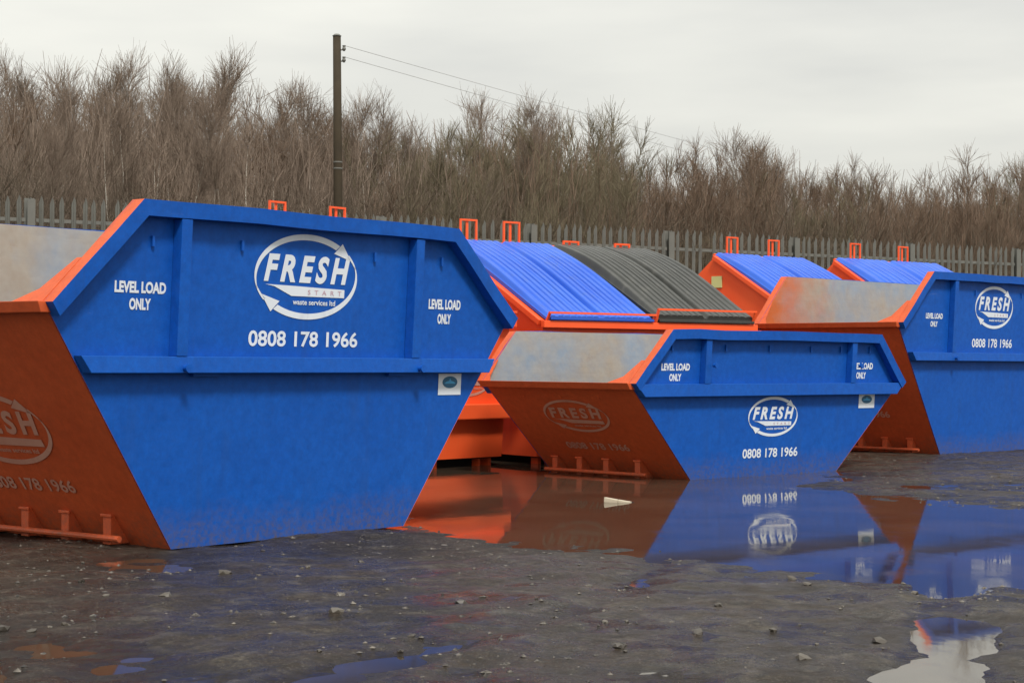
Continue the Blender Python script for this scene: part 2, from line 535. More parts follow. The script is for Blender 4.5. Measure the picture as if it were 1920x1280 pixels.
def make_rubble():
    """broken stones, each its own thing; the shapes are shared"""
    meshes = []
    m, nt, b = new_mat('broken_stone')
    oi = N(nt, 'ShaderNodeObjectInfo')
    nt.links.new(mix(nt, oi.outputs['Random'], mix(nt, noise(nt, 40, 4, .7), (.028, .023, .019), (.065, .055, .045)), (.12, .105, .085)), b.inputs['Base Color'])
    b.inputs['Roughness'].default_value = .5
    for k in range(8):
        bm = bmesh.new()
        bmesh.ops.create_icosphere(bm, subdivisions=1, radius=1)
        rr = random.Random(k)
        for v in bm.verts:
            v.co *= rr.uniform(.6, 1.15)
            v.co.z *= .6
        me = bpy.data.meshes.new('stone')
        bm.to_mesh(me)
        bm.free()
        me.materials.append(m)
        meshes.append(me)
    rr = random.Random(5)
    n = 0
    while n < 70:
        x, y = rr.uniform(-4.5, 4.5), 4.6 + 5.6 * rr.random() ** 1.3
        z = float(ground_z(x, y))
        if z < .002 or abs(x) > .30 * y or (x < -.2 and y > 9.0) or float(fbm(np.array([x]), np.array([y]), .8, 3, 91)[0]) < -.1:
            continue
        s_ = .010 + .022 * rr.random() ** 2.2
        o = bpy.data.objects.new('stone', meshes[n % 8])
        C.objects.link(o)
        o.location = (x, y, z + s_ * .15)
        o.rotation_euler = (rr.uniform(-.3, .3), rr.uniform(-.3, .3), rr.uniform(0, 6.28))
        o.scale = (s_ * rr.uniform(.8, 1.4), s_, s_)
        side = 'left' if x < -.09 * y else 'right' if x > .09 * y else 'middle'
        tag(o, ('bigger' if s_ > .02 else 'small') + ' broken stone lying on the wet mud at the ' + side + ' of the ' + ('foreground' if y < 7 else 'near puddle shore'), 'stone', 'broken stones on the mud')
        n += 1
make_rubble()

# ================================================================= LETTERING
_text_cache = {}
def text_mesh(body, offset=0.0, shear=0.0, space=1.0):
    """flat triangulated lettering, normalised to the unit box: (verts 2-D, faces)"""
    key = (body, offset, shear, space)
    if key in _text_cache:
        return _text_cache[key]
    cu = bpy.data.curves.new('lettering', 'FONT')
    cu.body = body
    cu.offset = offset
    cu.shear = shear
    cu.space_character = space
    cu.resolution_u = 4
    ob = bpy.data.objects.new('lettering', cu)
    C.objects.link(ob)
    bpy.context.view_layer.update()
    dg = bpy.context.evaluated_depsgraph_get()
    me = bpy.data.meshes.new_from_object(ob.evaluated_get(dg))
    v = np.array([tuple(p.co)[:2] for p in me.vertices])
    f = [tuple(p.vertices) for p in me.polygons]
    bpy.data.objects.remove(ob)
    bpy.data.curves.remove(cu)
    bpy.data.meshes.remove(me)
    mn, mx = v.min(0), v.max(0)
    v = (v - mn) / (mx - mn) - .5
    _text_cache[key] = (v, f)
    return v, f

def arc_pts():
    """one curved arrow of the ring: polygons in unit logo space (x right, y up, box -.5..+.5)"""
    polys = []
    def P(th, k):
        x, y = .47 * math.cos(th) * k, .465 * math.sin(th) * k
        c, s = math.cos(R(-9)), math.sin(R(-9))
        return (x * c - y * s, x * s + y * c)
    n = 40
    t0, t1 = R(208), R(60)
    for i in range(n):
        a, b = i / n, (i + 1) / n
        wa, wb = .018 + .125 * math.sin(a * math.pi * .62) ** 1.2, .018 + .125 * math.sin(b * math.pi * .62) ** 1.2
        ta, tb = t0 + (t1 - t0) * a, t0 + (t1 - t0) * b
        polys.append([P(ta, 1 + .02), P(tb, 1 + .02), P(tb, 1 + .02 - wb), P(ta, 1 + .02 - wa)])
    polys.append([P(R(60), 1.10), P(R(36), .985), P(R(58), .80)])
    for i in range(8):
        ta, tb = R(44 - 2.6 * i), R(44 - 2.6 * (i + 1))
        w = .05 - .004 * i
        polys.append([P(ta, 1.02), P(tb, 1.02), P(tb, 1.02 - w), P(ta, 1.02 - w)])
    return polys

def put_flat(name, polys, mp, mat, parent):
    """polys: list of 2-D polygons; mp: function (u, v) -> 3-D"""
    v, f = [], []
    for p in polys:
        f.append(tuple(range(len(v), len(v) + len(p))))
        v += [mp(*q) for q in p]
    return link_mesh(name, v, f, mat, parent)

def put_text(name, body, cx, cy, w, h, mp, mat, parent, offset=.02, shear=0., space=1.0, split=False):
    v, f = text_mesh(body, offset, shear, space)
    if split:
        root = list(range(len(v)))
        def find(i):
            while root[i] != i:
                root[i] = root[root[i]]
                i = root[i]
            return i
        for q in f:
            for k in q[1:]:
                root[find(k)] = find(q[0])
        isl = {}
        for q in f:
            isl.setdefault(find(q[0]), []).append(q)
        for fs in isl.values():
            ids = sorted({i for q in fs for i in q})
            mpid = {i: k for k, i in enumerate(ids)}
            link_mesh(name, [mp(cx + v[i][0] * w, cy + v[i][1] * h) for i in ids], [tuple(mpid[i] for i in q) for q in fs], mat, parent)
        return
    return link_mesh(name, [mp(cx + p[0] * w, cy + p[1] * h) for p in v], f, mat, parent)

def logo(parent, cx, cy, w, h, mp, mp2, mat, full=True):
    """ring of two arrows, FRESH, the bar with START, 'waste services ltd'"""
    def T(polys):
        return [[(cx + x * w, cy + y * h) for x, y in p] for p in polys]
    ar = arc_pts()
    ring = put_flat('logo_ring', T(ar) + T([[(-x, -y) for x, y in p] for p in ar]), mp, mat, parent)
    put_text('logo_letter', 'FRESH', cx + .005 * w, cy + .085 * h, .80 * w, .31 * h, mp, mat, parent, offset=.042, shear=.26, space=1.42, split=True)
    put_flat('logo_bar', T([[(-.38, -.10), (-.30, -.118), (-.14, -.218), (.36, -.218), (.36, -.125), (-.15, -.105)]]), mp, mat, parent)
    if full:
        put_text('logo_lettering', 'START', cx + .17 * w, cy - .170 * h, .32 * w, .052 * h, mp2, M['startred'], parent, offset=.005, space=2.2, split=True)
    put_text('logo_lettering', 'waste services ltd', cx + .075 * w, cy - .282 * h, .40 * w, .060 * h, mp, mat, parent, offset=.018)
    return ring

# ================================================================= SKIPS
def skip(name, loc, yaw, label, W, Lb, oL, oR, tL, tR, hl, ht, spl, band, ribs, near_prints, steel_mat, end_logo=None,
         fh=.082, fo=.075, lug_y=(), tabs=(), pins=()):
    th = math.pi / 2 - yaw
    e = empty(name, loc, th, label, 'skip', 'blue and orange skips in the yard')
    BL, OR = M['blue'], M['orange']
    poly = [(0, 0), (Lb, 0), (Lb + oR, hl), (Lb + tR, ht), (-tL, ht), (-oL, hl)]
    def S(A, z, out=0., far=False):
        return (A, (W + spl * z + out) if far else (-spl * z - out), z)
    def xr(z):         # extent of the side at height z
        if z <= hl:
            return -oL * z / hl, Lb + oR * z / hl
        k = (z - hl) / (ht - hl)
        return -oL + (oL - tL) * k, Lb + oR - (oR - tR) * k
    for far in (False, True):
        mb = MB()
        a = [S(A, z, 0, far) for A, z in poly]
        b = [S(A, z, -.010, far) for A, z in poly]
        mb.hexa(b, a, [1, 0, 0, 0, 2, 2, 2, 0])
        mb.build('side_panel', [BL, steel_mat, OR], e)
        # rim channel along the sloping ends and the top
        key = [(-oL, hl), (-tL, ht), (Lb + tR, ht), (Lb + oR, hl)]
        jr = random.Random(int(W * 1000) + far)
        path = [key[0]]
        for i, nn_ in enumerate((3, 9, 3)):
            for k in range(1, nn_ + 1):
                t_ = k / nn_
                jz = jr.uniform(0, .009) if k < nn_ else 0
                path.append((key[i][0] + (key[i + 1][0] - key[i][0]) * t_, key[i][1] + (key[i + 1][1] - key[i][1]) * t_ + jz))
        NP = len(path)
        jo = [jr.uniform(-.007, .005) for _ in range(NP)]
        nrm = []
        for i in range(NP - 1):
            d = Vector((path[i + 1][0] - path[i][0], path[i + 1][1] - path[i][1])).normalized()
            nrm.append(Vector((d.y, -d.x)))
        inn = []
        for i in range(NP):
            p = Vector(path[i])
            if i == 0:
                d = Vector((oL, -hl)).normalized()     # run down along the edge of the end plate
                k = fh / max(1e-3, d.dot(nrm[0]))
                inn.append(p + d * k)
            elif i == NP - 1:
                d = Vector((-oR, -hl)).normalized()
                k = fh / max(1e-3, d.dot(nrm[NP - 2]))
                inn.append(p + d * k)
            else:
                n2 = (nrm[i - 1] + nrm[i]).normalized()
                inn.append(p + n2 * fh / n2.dot(nrm[i]))
        mb = MB()
        for i in range(NP - 1):
            q = [path[i], path[i + 1], tuple(inn[i + 1]), tuple(inn[i])]
            out_ = [S(A, z, fo + jo[j], far) for (A, z), j in zip(q, (i, i + 1, i + 1, i))]
            in_ = [S(A, z, .002, far) for A, z in q]
            fs_m = [0, 0, 1, 0, 0, 0]
            mb.hexa(in_, out_, fs_m)
        mb.build('top_rim', [BL, OR], e)
        # side rail
        mb = MB()
        z0, z1 = band
        l0, r0 = xr(z0)
        l1, r1 = xr(z1)
        q = [(l0 + .01, z0), (r0 - .01, z0), (r1 - .01, z1), (l1 + .01, z1)]
        mb.hexa([S(A, z, .002, far) for A, z in q], [S(A, z, fo if z < z1 else fo - .012, far) for A, z in q])
        mb.build('side_rail', BL, e, bevel=.004)
        for rA in ribs:
            mb = MB()
            w = .036
            q = [(rA - w, z1 + .001), (rA + w, z1 + .001), (rA + w, ht - fh - .001), (rA - w, ht - fh - .001)]
            mb.hexa([S(A, z, .002, far) for A, z in q], [S(A, z, fo - .008, far) for A, z in q])
            mb.build('rib', BL, e, bevel=.003)
        if not far:
            for (pA, pz) in pins:
                mb = MB()
                c = S(pA, pz, fo - .004)
                mb.tube([c, (c[0], c[1] - .030, c[2])], .016, 12)
                mb.tube([(c[0], c[1] - .030, c[2]), (c[0], c[1] - .040, c[2])], .024, 12)
                mb.build('lifting_pin', BL, e)
            for (k0, k1, kz) in tabs:
                mb = MB()
                a0, b0 = S(k0, kz, .004), S(k1, kz - (.016 if k1 - k0 > .05 else .055), .030 if k1 - k0 > .05 else .018)
                mb.box(a0[0], b0[0], b0[1], a0[1], b0[2], a0[2])
                mb.build('bracket' if k1 - k0 > .05 else 'sheet_hook', BL, e)
    # floor and end plates
    mb = MB()
    mb.hexa([(0, 0, .002), (Lb, 0, .002), (Lb, W, .002), (0, W, .002)], [(0, .012, .014), (Lb, .012, .014), (Lb, W - .012, .014), (0, W - .012, .014)])
    mb.build('floor', [OR], e)
    for end in (0, 1):
        sg = -1 if end == 0 else 1
        x0 = 0 if end == 0 else Lb
        o_ = oL if end == 0 else oR
        x1 = x0 + sg * o_
        mb = MB()
        out_ = [(x0, -.001, 0), (x0, W + .001, 0), (x1, W + spl * hl + .001, hl), (x1, -spl * hl - .001, hl)]
        in_ = [(x0 - sg * .012, .011, .004), (x0 - sg * .012, W - .011, .004), (x1 - sg * .012, W + spl * hl - .011, hl), (x1 - sg * .012, -spl * hl + .011, hl)]
        mb.hexa(in_, out_, [1, 0, 0, 0, 0, 0])
        ep = mb.build('end_plate', [OR, steel_mat], e)
        # lip beam
        mb = MB()
        zt, zb = hl + .004, hl - .052
        xa = x0 + sg * o_ * zb / hl
        p = [(xa, zb), (x1, zt), (x1 + sg * .045, zt), (xa + sg * .06, zb)]
        mb.hexa([(x, -spl * hl - .012, z) for x, z in p], [(x, W + spl * hl + .012, z) for x, z in p])
        mb.build('lip_beam', OR, e, bevel=.005)
        # corner gussets in the plane of the opening
        t_ = tL if end == 0 else tR
        for far in (False, True):
            mb = MB()
            top = Vector((x0 + sg * t_, ht))
            lo = Vector((x1, hl + .004))
            d = (top - lo)
            q = lo + d * .42
            yy = lambda z, inn: (W + spl * z - inn) if far else (-spl * z + inn)
            if far:
                A_ = [(lo.x, yy(lo.y, .010), lo.y), (lo.x, yy(lo.y, .10), lo.y), (lo.x + d.x * .10, yy(lo.y, .055), lo.y + d.y * .10), (q.x, yy(q.y, .022), q.y), (q.x, yy(q.y, .010), q.y)]
            else:
                A_ = [(lo.x, yy(lo.y, .010), lo.y), (lo.x, yy(lo.y, .26), lo.y), (lo.x + d.x * .12, yy(lo.y, .12), lo.y + d.y * .12), (q.x, yy(q.y, .045), q.y), (q.x, yy(q.y, .010), q.y)]
            nn = Vector((d.y, 0, -d.x)).normalized() * .008 * (-sg)
            mb.hexa([Vector(p) for p in A_], [Vector(p) + nn for p in A_])
            mb.build('corner_gusset', OR, e)
        # tipping bar: short uprights carrying a horizontal bar near the ground
        if lug_y:
            hz = .17
            xo = x0 + sg * (o_ * hz / hl + .02)
            for ly in lug_y:
                mb = MB()
                xi = x0 + sg * .004
                xk = x0 + sg * o_ * hz / hl
                pr = [(xi, .012), (xo, .012), (xo, hz), (xk, hz)]
                mb.hexa([(x, ly - .032, z) for x, z in pr], [(x, ly + .032, z) for x, z in pr])
                mb.box(min(xo, xo + sg * .010), max(xo, xo + sg * .010), ly - .045, ly + .045, hz - .012, hz + .004)
                mb.build('tipping_lug', OR, e, bevel=.004)
            mb = MB()
            xb = xo + sg * .022
            mb.tube([(xb, min(lug_y) - .13, .05), (xb, max(lug_y) + .10, .05)], .017, 10)
            mb.build('tipping_bar', OR, e)
        for ty in (.25, .52, .79):
            mb = MB()
            z_ = hl - .085
            xx_ = x0 + sg * (o_ * z_ / hl)
            mb.bar((xx_ + sg * .002, W * ty, z_ + .035), (xx_ + sg * .012 - sg * o_ * .06 / hl, W * ty, z_ - .05), .018, .014)
            mb.build('sheet_hook', OR, e)
        if end_logo and end == 0:
            sl = Vector((-oL, 0, hl)).normalized()
            nr = Vector((-hl, 0, -oL)).normalized()
            def mpe(u, v, k=.004):
                q = Vector((0, W / 2, 0)) + sl * v + Vector((0, -1, 0)) * u + nr * k
                return tuple(q)
            vv, ww, hh, pv = end_logo
            logo(e, 0, vv, ww, hh, mpe, mpe, M['ghost'], full=False)
            put_text('phone_digit', '0808 178 1966', 0, pv, .76, .085, mpe, M['ghost'], e, offset=.02, split=True)
    # printing on the near side
    mp = lambda u, v: S(u, v, .003)
    mp2 = lambda u, v: S(u, v, .0045)
    for kind, A, z, w, h in near_prints:
        if kind == 'logo':
            logo(e, A, z, w, h, mp, mp2, M['white'])
        elif kind == 'phone':
            put_text('phone_digit', '0808 178 1966', A, z, w, h, mp, M['white'], e, offset=.022, split=True)
        elif kind == 'level':
            put_text('warning_lettering', 'LEVEL LOAD', A, z, w, h, mp, M['white'], e, offset=.045)
            put_text('warning_lettering', 'ONLY', A, z - h * 1.42, w * .42, h, mp, M['white'], e, offset=.045)
        elif kind == 'sticker':
            st = put_flat('sticker', [[(A - w / 2, z - h / 2), (A + w / 2, z - h / 2), (A + w / 2, z + h / 2), (A - w / 2, z + h / 2)]], mp, M['white'], e)
            el = [(A + .33 * w * math.cos(t), z + .10 * h + .28 * h * math.sin(t)) for t in np.linspace(0, 2 * math.pi, 28, endpoint=False)]
            put_flat('sticker_emblem', [el], mp2, M['navy'], st)
            mp3 = lambda u, v: S(u, v, .006)
            put_flat('sticker_emblem', [[(A - .25 * w, z + .03 * h), (A + .25 * w, z + .03 * h), (A + .16 * w, z + .12 * h), (A + .05 * w, z + .16 * h),
                                         (A, z + .29 * h), (A - .06 * w, z + .16 * h), (A - .18 * w, z + .12 * h)]], mp3, M['cyan'], st)
    return e

steel_a = worn_steel('worn_skip_inside_a', -1.6, -1.15)
steel_b = worn_steel('worn_skip_inside_b', -.75, .45)

skip('skip', (-1.774, 9.475, .012), .668, 'large high-sided blue skip in the left foreground with big white logo above its rail', W=1.8, Lb=1.823, oL=.868, oR=.925, tL=.339, tR=.309,
     hl=1.265, ht=1.796, spl=.05, band=(.92, 1.006), ribs=(-.035, 1.795), steel_mat=steel_a,
     near_prints=[('logo', .915, 1.455, .845, .50), ('phone', .915, 1.108, .86, .088), ('level', -.275, 1.355, .335, .060),
                  ('level', 2.11, 1.335, .30, .062), ('sticker', 2.19, .848, .215, .13)],
     end_logo=(.75, .9, .5, .38), lug_y=(.35, .70, 1.05, 1.40),
     pins=((-.02, .945), (1.82, .945)), tabs=((.08, .27, .918), (1.60, 1.76, .918), (-.22, -.205, 1.62), (.40, .415, 1.63), (1.45, 1.465, 1.62), (2.05, 2.065, 1.62)))

skip('skip', (1.546, 15.556, -.020), .816, 'low blue and orange skip standing in the puddle, dark orange end with faded logo', W=1.702, Lb=2.021, oL=.836, oR=.967, tL=.408, tR=.533,
     hl=.848, ht=1.300, spl=.06, band=(.735, .842), ribs=(.07, 2.15), steel_mat=steel_a,
     near_prints=[('logo', 1.064, .545, .73, .375), ('phone', 1.05, .222, .78, .085), ('level', -.28, .985, .36, .062),
                  ('level', 2.35, 1.0, .36, .062), ('sticker', 2.46, .672, .25, .135)],
     end_logo=(.78, .80, .42, .40), lug_y=(.46, .84, 1.17, 1.48),
     pins=((.13, 1.0), (2.22, 1.0)), tabs=((-.35, -.335, 1.18), (.35, .365, 1.18), (.95, .965, 1.18), (1.55, 1.565, 1.18), (2.0, 2.015, 1.18), (2.45, 2.465, 1.18)))

skip('skip', (4.66, 19.72, .02), R(45), 'tall skip at the right edge, scraped grey inside and orange end facing the puddle', W=1.67, Lb=2.1, oL=.95, oR=.98, tL=.40, tR=.40,
     hl=1.42, ht=1.97, spl=.05, band=(1.02, 1.11), ribs=(.08, 2.0), steel_mat=steel_b,
     near_prints=[('logo', .98, 1.62, .845, .50), ('phone', .97, 1.22, .86, .10), ('level', -.25, 1.50, .335, .060), ('level', 2.2, 1.5, .335, .06), ('sticker', 2.3, .95, .215, .13)],
     end_logo=(.95, .9, .5, .52), lug_y=(.30, .62, .94, 1.26),
     pins=((.10, 1.05), (1.98, 1.05)), tabs=((.55, .565, 1.8), (1.55, 1.565, 1.8)))

# ================================================================= LIDDED BINS BEHIND
def lid_mesh(name, x0, x1, D, hf, hb, mat, parent, bulge=.17, grooves=9, lift=0.):
    nxl, ns = 190, 22
    xs_ = np.linspace(x0, x1, nxl)
    ss = np.linspace(0, 1, ns)
    u = (xs_ - x0) / (x1 - x0)
    cor = -.022 * sum(np.exp(-((u - c) / .0075) ** 4) for c in (.15, .21, .27, .36, .42, .58, .64, .73, .79, .85)) - .012 * np.exp(-((u - .315) / .012) ** 4) - .012 * np.exp(-((u - .685) / .012) ** 4)
    cg = -.075 * np.exp(-((u - .5) / .026) ** 4) - .02 * np.exp(-((u - .085) / .016) ** 4) - .02 * np.exp(-((u - .915) / .016) ** 4)
    V = []
    for s in ss:
        prof = np.sin(math.pi * s ** 1.3) * bulge + .045
        edge = np.minimum(1, np.minimum(u, 1 - u) / .03)
        z = hf + lift * (1 - s) + (hb - hf) * s + prof * (.35 + .65 * sstep(edge)) + (cor + cg) * (.35 + .65 * math.sin(math.pi * min(1, s * 1.1 + .05)) if s < 1 else .3)
        yv = -.05 + (D + .07) * s
        V += [(x, yv, zz) for x, zz in zip(xs_, z)]
    top_n = len(V)
    F = [(j * nxl + i, j * nxl + i + 1, (j + 1) * nxl + i + 1, (j + 1) * nxl + i) for j in range(ns - 1) for i in range(nxl - 1)]
    # skirts down to the bin's edge
    def skirt(ids, low):
        n0 = len(V)
        for i, zz in zip(ids, low):
            V.append((V[i][0], V[i][1], zz))
        for k in range(len(ids) - 1):
            F.append((ids[k], ids[k + 1], n0 + k + 1, n0 + k))
    base = lambda s: hf + lift * (1 - s) + (hb - hf) * s - .012
    skirt([j * nxl for j in range(ns)], [base(s) for s in ss])
    skirt([j * nxl + nxl - 1 for j in range(ns)], [base(s) for s in ss])
    skirt(list(range(nxl)), [base(0) - .02] * nxl)
    skirt([(ns - 1) * nxl + i for i in range(nxl)], [base(1) - .02] * nxl)
    o = link_mesh(name, V, F, mat, parent)
    bm = bmesh.new()
    bm.from_mesh(o.data)
    bmesh.ops.recalc_face_normals(bm, faces=bm.faces)
    bm.to_mesh(o.data)
    bm.free()
    for p in o.data.polygons:
        p.use_smooth = False
    return o

def lidded_bin(loc, yaw, label, W, D, hf, hb, lids, end_label=False, front_logo=None):
    e = empty('lidded_waste_bin', loc, math.pi / 2 - yaw, label, 'waste bin', 'orange lidded bins in a row by the fence')
    OR = M['orange_bin']
    prof = [(.10, .085), (0, hf), (D, hb), (D + .32, hb - .24), (D + .26, .085)]
    for s in (0, 1):
        mb = MB()
        x = 0 if s == 0 else W
        k = .012 if s == 0 else -.012
        mb.hexa([(x, y, z) for y, z in prof], [(x + k, y, z) for y, z in prof])
        mb.build('side_panel', OR, e)
        # rolled edge under the lid
        mb = MB()
        xo = x - (.05 if s == 0 else -.05)
        p, q = Vector((x, 0, hf)), Vector((x, D, hb))
        t = Vector((0, -(hb - hf), D)).normalized() * .055
        mb.hexa([p, q, q - t, p - t], [v + Vector((xo - x, 0, 0)) for v in (p, q, q - t, p - t)])
        mb.build('edge_flange', OR, e, bevel=.004)
        # fork pocket
        mb = MB()
        xa, xb = (x - .11, x - .002) if s == 0 else (x + .002, x + .11)
        mb.box(xa, xb, .14, D + .12, .70, .705)
        mb.box(xa, xb, .14, D + .12, .875, .88)
        xo2 = xa if s == 0 else xb - .006
        mb.box(xo2, xo2 + .006, .14, D + .12, .706, .874)
        mb.build('fork_pocket', OR, e)
    mb = MB()
    mb.hexa([(.012, .10, .085), (W - .012, .10, .085), (W - .012, 0, hf), (.012, 0, hf)],
            [(.012, .112, .085), (W - .012, .112, .085), (W - .012, .012, hf), (.012, .012, hf)])
    mb.build('front_panel', OR, e)
    mb = MB()
    for (y0, z0), (y1, z1) in ((prof[2], prof[3]), (prof[3], prof[4])):
        mb.hexa([(.012, y0, z0), (W - .012, y0, z0), (W - .012, y1, z1), (.012, y1, z1)],
                [(.012, y0 - .012, z0 - .012), (W - .012, y0 - .012, z0 - .012), (W - .012, y1 - .012, z1 - .002), (.012, y1 - .012, z1 - .002)])
    mb.build('back_panel', OR, e)
    mb = MB()
    mb.box(.012, W - .012, .115, D + .24, .075, .088)
    mb.build('floor', M['dark'], e)
    mb = MB()
    mb.box(-.03, W + .03, -.065, -.002, hf - .075, hf - .005)
    mb.build('front_rail', OR, e, bevel=.006)
    mb = MB()
    yl = .10 - .10 * (.53 - .085) / (hf - .085)
    mb.box(-.01, W + .01, yl - .09, yl - .012, .455, .60)
    mb.build('bumper_rail', OR, e, bevel=.012)
    for i, xf in enumerate((.06, .22, W * .5, W - .28, W - .12)):
        for yf in (.16, D + .1):
            mb = MB()
            mb.box(xf, xf + .035, yf, yf + .12, -.05, .074)
            mb.build('foot', OR, e)
    mb = MB()
    mb.box(.26, W - .30, .22, D - .1, -.03, .074)
    mb.build('gap_shade_block', M['dark'], e)  # near-black block added to deepen the shade in the gap under the bin
    nl = len(lids)
    for i, (lm, frames, lift, bar_h) in enumerate(lids):
        x0, x1 = W * i / nl + .015, W * (i + 1) / nl - .015
        ld = lid_mesh('lid', x0, x1, D, hf, hb, M[lm], e, lift=lift, bulge=.055 if lm == 'lid_blue' else .095)
        # lock bar in front of the lid
        mb = MB()
        for xk in (x0 - .005, x1 - .02):
            mb.bar((xk, -.05, hf - .004), (xk, -.10, hf + bar_h), .022)
        mb.bar((x0 - .016, -.10, hf + bar_h), (x1 - .009, -.10, hf + bar_h), .020)
        mb.build('lock_bar', OR, e)
        # front lip of the lid
        mb = MB()
        mb.box(x0 + .02, x1 - .02, -.085, -.052, hf + .002, hf + .030)
        mb.build('lid_lip', M[lm], ld, bevel=.006)
        for fr, fh_ in frames:
            xc = x0 + (x1 - x0) * fr
            mb = MB()
            w = .10
            zb, zt = hb - .03, hb + fh_
            yb = D + .055
            mb.bar((xc - w, yb, zb), (xc - w, yb, zt), .020)
            mb.bar((xc + w, yb, zb), (xc + w, yb, zt), .020)
            mb.bar((xc - w - .010, yb, zt + .010), (xc + w + .010, yb, zt + .010), .020)
            mb.bar((xc - .01, yb + .012, zb), (xc - .01, yb + .012, zt), .028, .012)
            mb.build('hinge_frame', OR, e)
        mb = MB()
        mb.tube([(x0, D + .05, hb + .012), (x1, D + .05, hb + .012)], .018, 8)
        mb.build('hinge_bar', OR, e)
    if end_label:
        lb = MB()
        lb.box(-.016, -.003, D - .12, D + .06, hb - .42, hb - .27)
        lb.build('side_label', M['label'], e)
    if front_logo:
        A, z, w, h = front_logo
        def mpf(u, v):
            return (u, .10 - .10 * (v - .085) / (hf - .085) - .004, v)
        logo(e, A, z, w, h, mpf, mpf, M['ghost'], full=False)
    return e

tall = .245
single = [('lid_blue', ((.20, tall), (.66, tall)), 0., .07)]
# beside the near skip, mostly hidden by it
y0_ = R(40)
fr0 = np.array([-.02, 17.55])
fl0 = fr0 - np.array([math.sin(y0_), math.cos(y0_)]) * 1.80
lidded_bin((fl0[0], fl0[1], 0), y0_, 'orange bin almost wholly behind the large skip, its right front corner showing', 1.80, 1.70, 1.41, 2.28,
           single, front_logo=(1.25, .86, .72, .40))
lidded_bin((.303, 17.66, -.01), R(55.5), 'wide orange bin with one blue and one black lid behind the low skip', 2.71, 1.72, 1.42, 2.26,
           [('lid_blue', ((.20, tall), (.62, tall)), 0., .07), ('lid_black', ((.20, .07), (.74, .07)), .035, .13)])
lidded_bin((3.68, 22.42, 0), R(50), 'orange bin with a blue lid, yellow label on its side, left of the tall skip', 1.80, 1.60, 1.50, 2.40,
           single, end_label=True)
lidded_bin((4.555 + 1.0, 25.6 - 1.25, 0), R(52), 'orange bin with a blue lid farthest right, behind the tall skip', 2.30, 1.60, 1.52, 2.46, single)

# ================================================================= LITTER
def litter():
    mb = MB()
    a = [(-.100, -.035, .0), (-.09, .05, .0), (-.09, .042, .030), (-.100, -.03, .040)]
    m_ = [(.0, -.038, -.002), (.005, .036, .0), (.0, .03, .022), (.0, -.034, .026)]
    b = [(.085, -.020, .0), (.10, .026, .0), (.10, .018, .014), (.085, -.018, .018)]
    mb.hexa(a, m_)
    mb.hexa([(x + .0005, y, z) for x, y, z in m_], b)
    o = mb.build('litter_carton', M['litter'], None, bevel=.006)
    o.location = (.765, 13.0, -.004)
    o.rotation_euler = (R(4), R(3), R(-6))
    tag(o, 'crushed white carton floating in the middle of the puddle', 'litter')
    k = MB()
    k.hexa([(.1005, -.016, .002), (.1005, .018, .002), (.1005, .014, .012), (.1005, -.014, .014)],
           [(.125, -.014, .0), (.125, .014, .0), (.125, .010, .009), (.125, -.012, .010)])
    k.build('torn_flap', M['dark'], o)
litter()

# ================================================================= PALISADE FENCE
def fence():
    pitch, H = .15, 2.40
    zb = .85
    o0 = FP0 + FDIR * (-11.5)
    th = math.atan2(FDIR[1], FDIR[0])
    e = empty('palisade_fence', (o0[0], o0[1], zb), th, 'galvanised steel palisade fence with pointed pales behind the bins', 'fence')
    n_bays = 15
    bay = 18 * pitch
    # pale: W section with a pointed head
    w = .066
    sec = [(-w / 2, .010), (-w / 4, -.012), (0, .004), (w / 4, -.012), (w / 2, .010)]
    heights = [H - .10, H - .045, H, H - .045, H - .10]
    v = [(x, y, .04) for x, y in sec] + [(x, y, h) for (x, y), h in zip(sec, heights)]
    v += [(x, y + .004, z) for x, y, z in v]
    f = [(i, i + 1, 6 + i, 5 + i) for i in range(4)] + [(10 + i, 15 + i, 16 + i, 11 + i) for i in range(4)]
    f += [(0, 5, 15, 10), (4, 14, 19, 9)] + [(5 + i, 6 + i, 16 + i, 15 + i) for i in range(4)]
    pm = bpy.data.meshes.new('pale')
    pm.from_pydata(v, [], f)
    pm.materials.append(M['galv'])
    pm.update()
    cnt = 0
    rr = random.Random(3)
    for b in range(n_bays):
        for k in range(1, 18):
            if rr.random() < .012:
                continue
            o = bpy.data.objects.new('pale', pm)
            C.objects.link(o)
            o.parent = e
            o.location = (b * bay + k * pitch + rr.uniform(-.006, .006), -.035, rr.uniform(-.02, .012))
            o.rotation_euler = (0, R(rr.uniform(-.7, .7)), R(rr.uniform(-3, 3)))
            cnt += 1
    mb = MB()
    mb.box(-.055, .055, -.05, -.040, -.3, H - .05)
    mb.box(-.006, .006, -.040, .06, -.3, H - .03)
    mb.box(-.07, .07, .06, .07, -.3, H - .03)
    post = mb.build('post', M['galv'], e)
    for b in range(1, n_bays + 1):
        o = post.copy()
        C.objects.link(o)
        o.location = (b * bay, 0, 0)
    mb = MB()
    mb.box(.075, bay - .075, -.018, -.010, 0, .05)
    mb.box(.075, bay - .075, -.010, .035, .0, .008)
    rail = mb.build('rail', M['galv'], e)
    rail.location = (0, 0, H - .36)
    for b in range(n_bays):
        for z in (.30, H - .36):
            if b == 0 and z > 1:
                continue
            o = rail.copy()
            C.objects.link(o)
            o.location = (b * bay, 0, z)
fence()

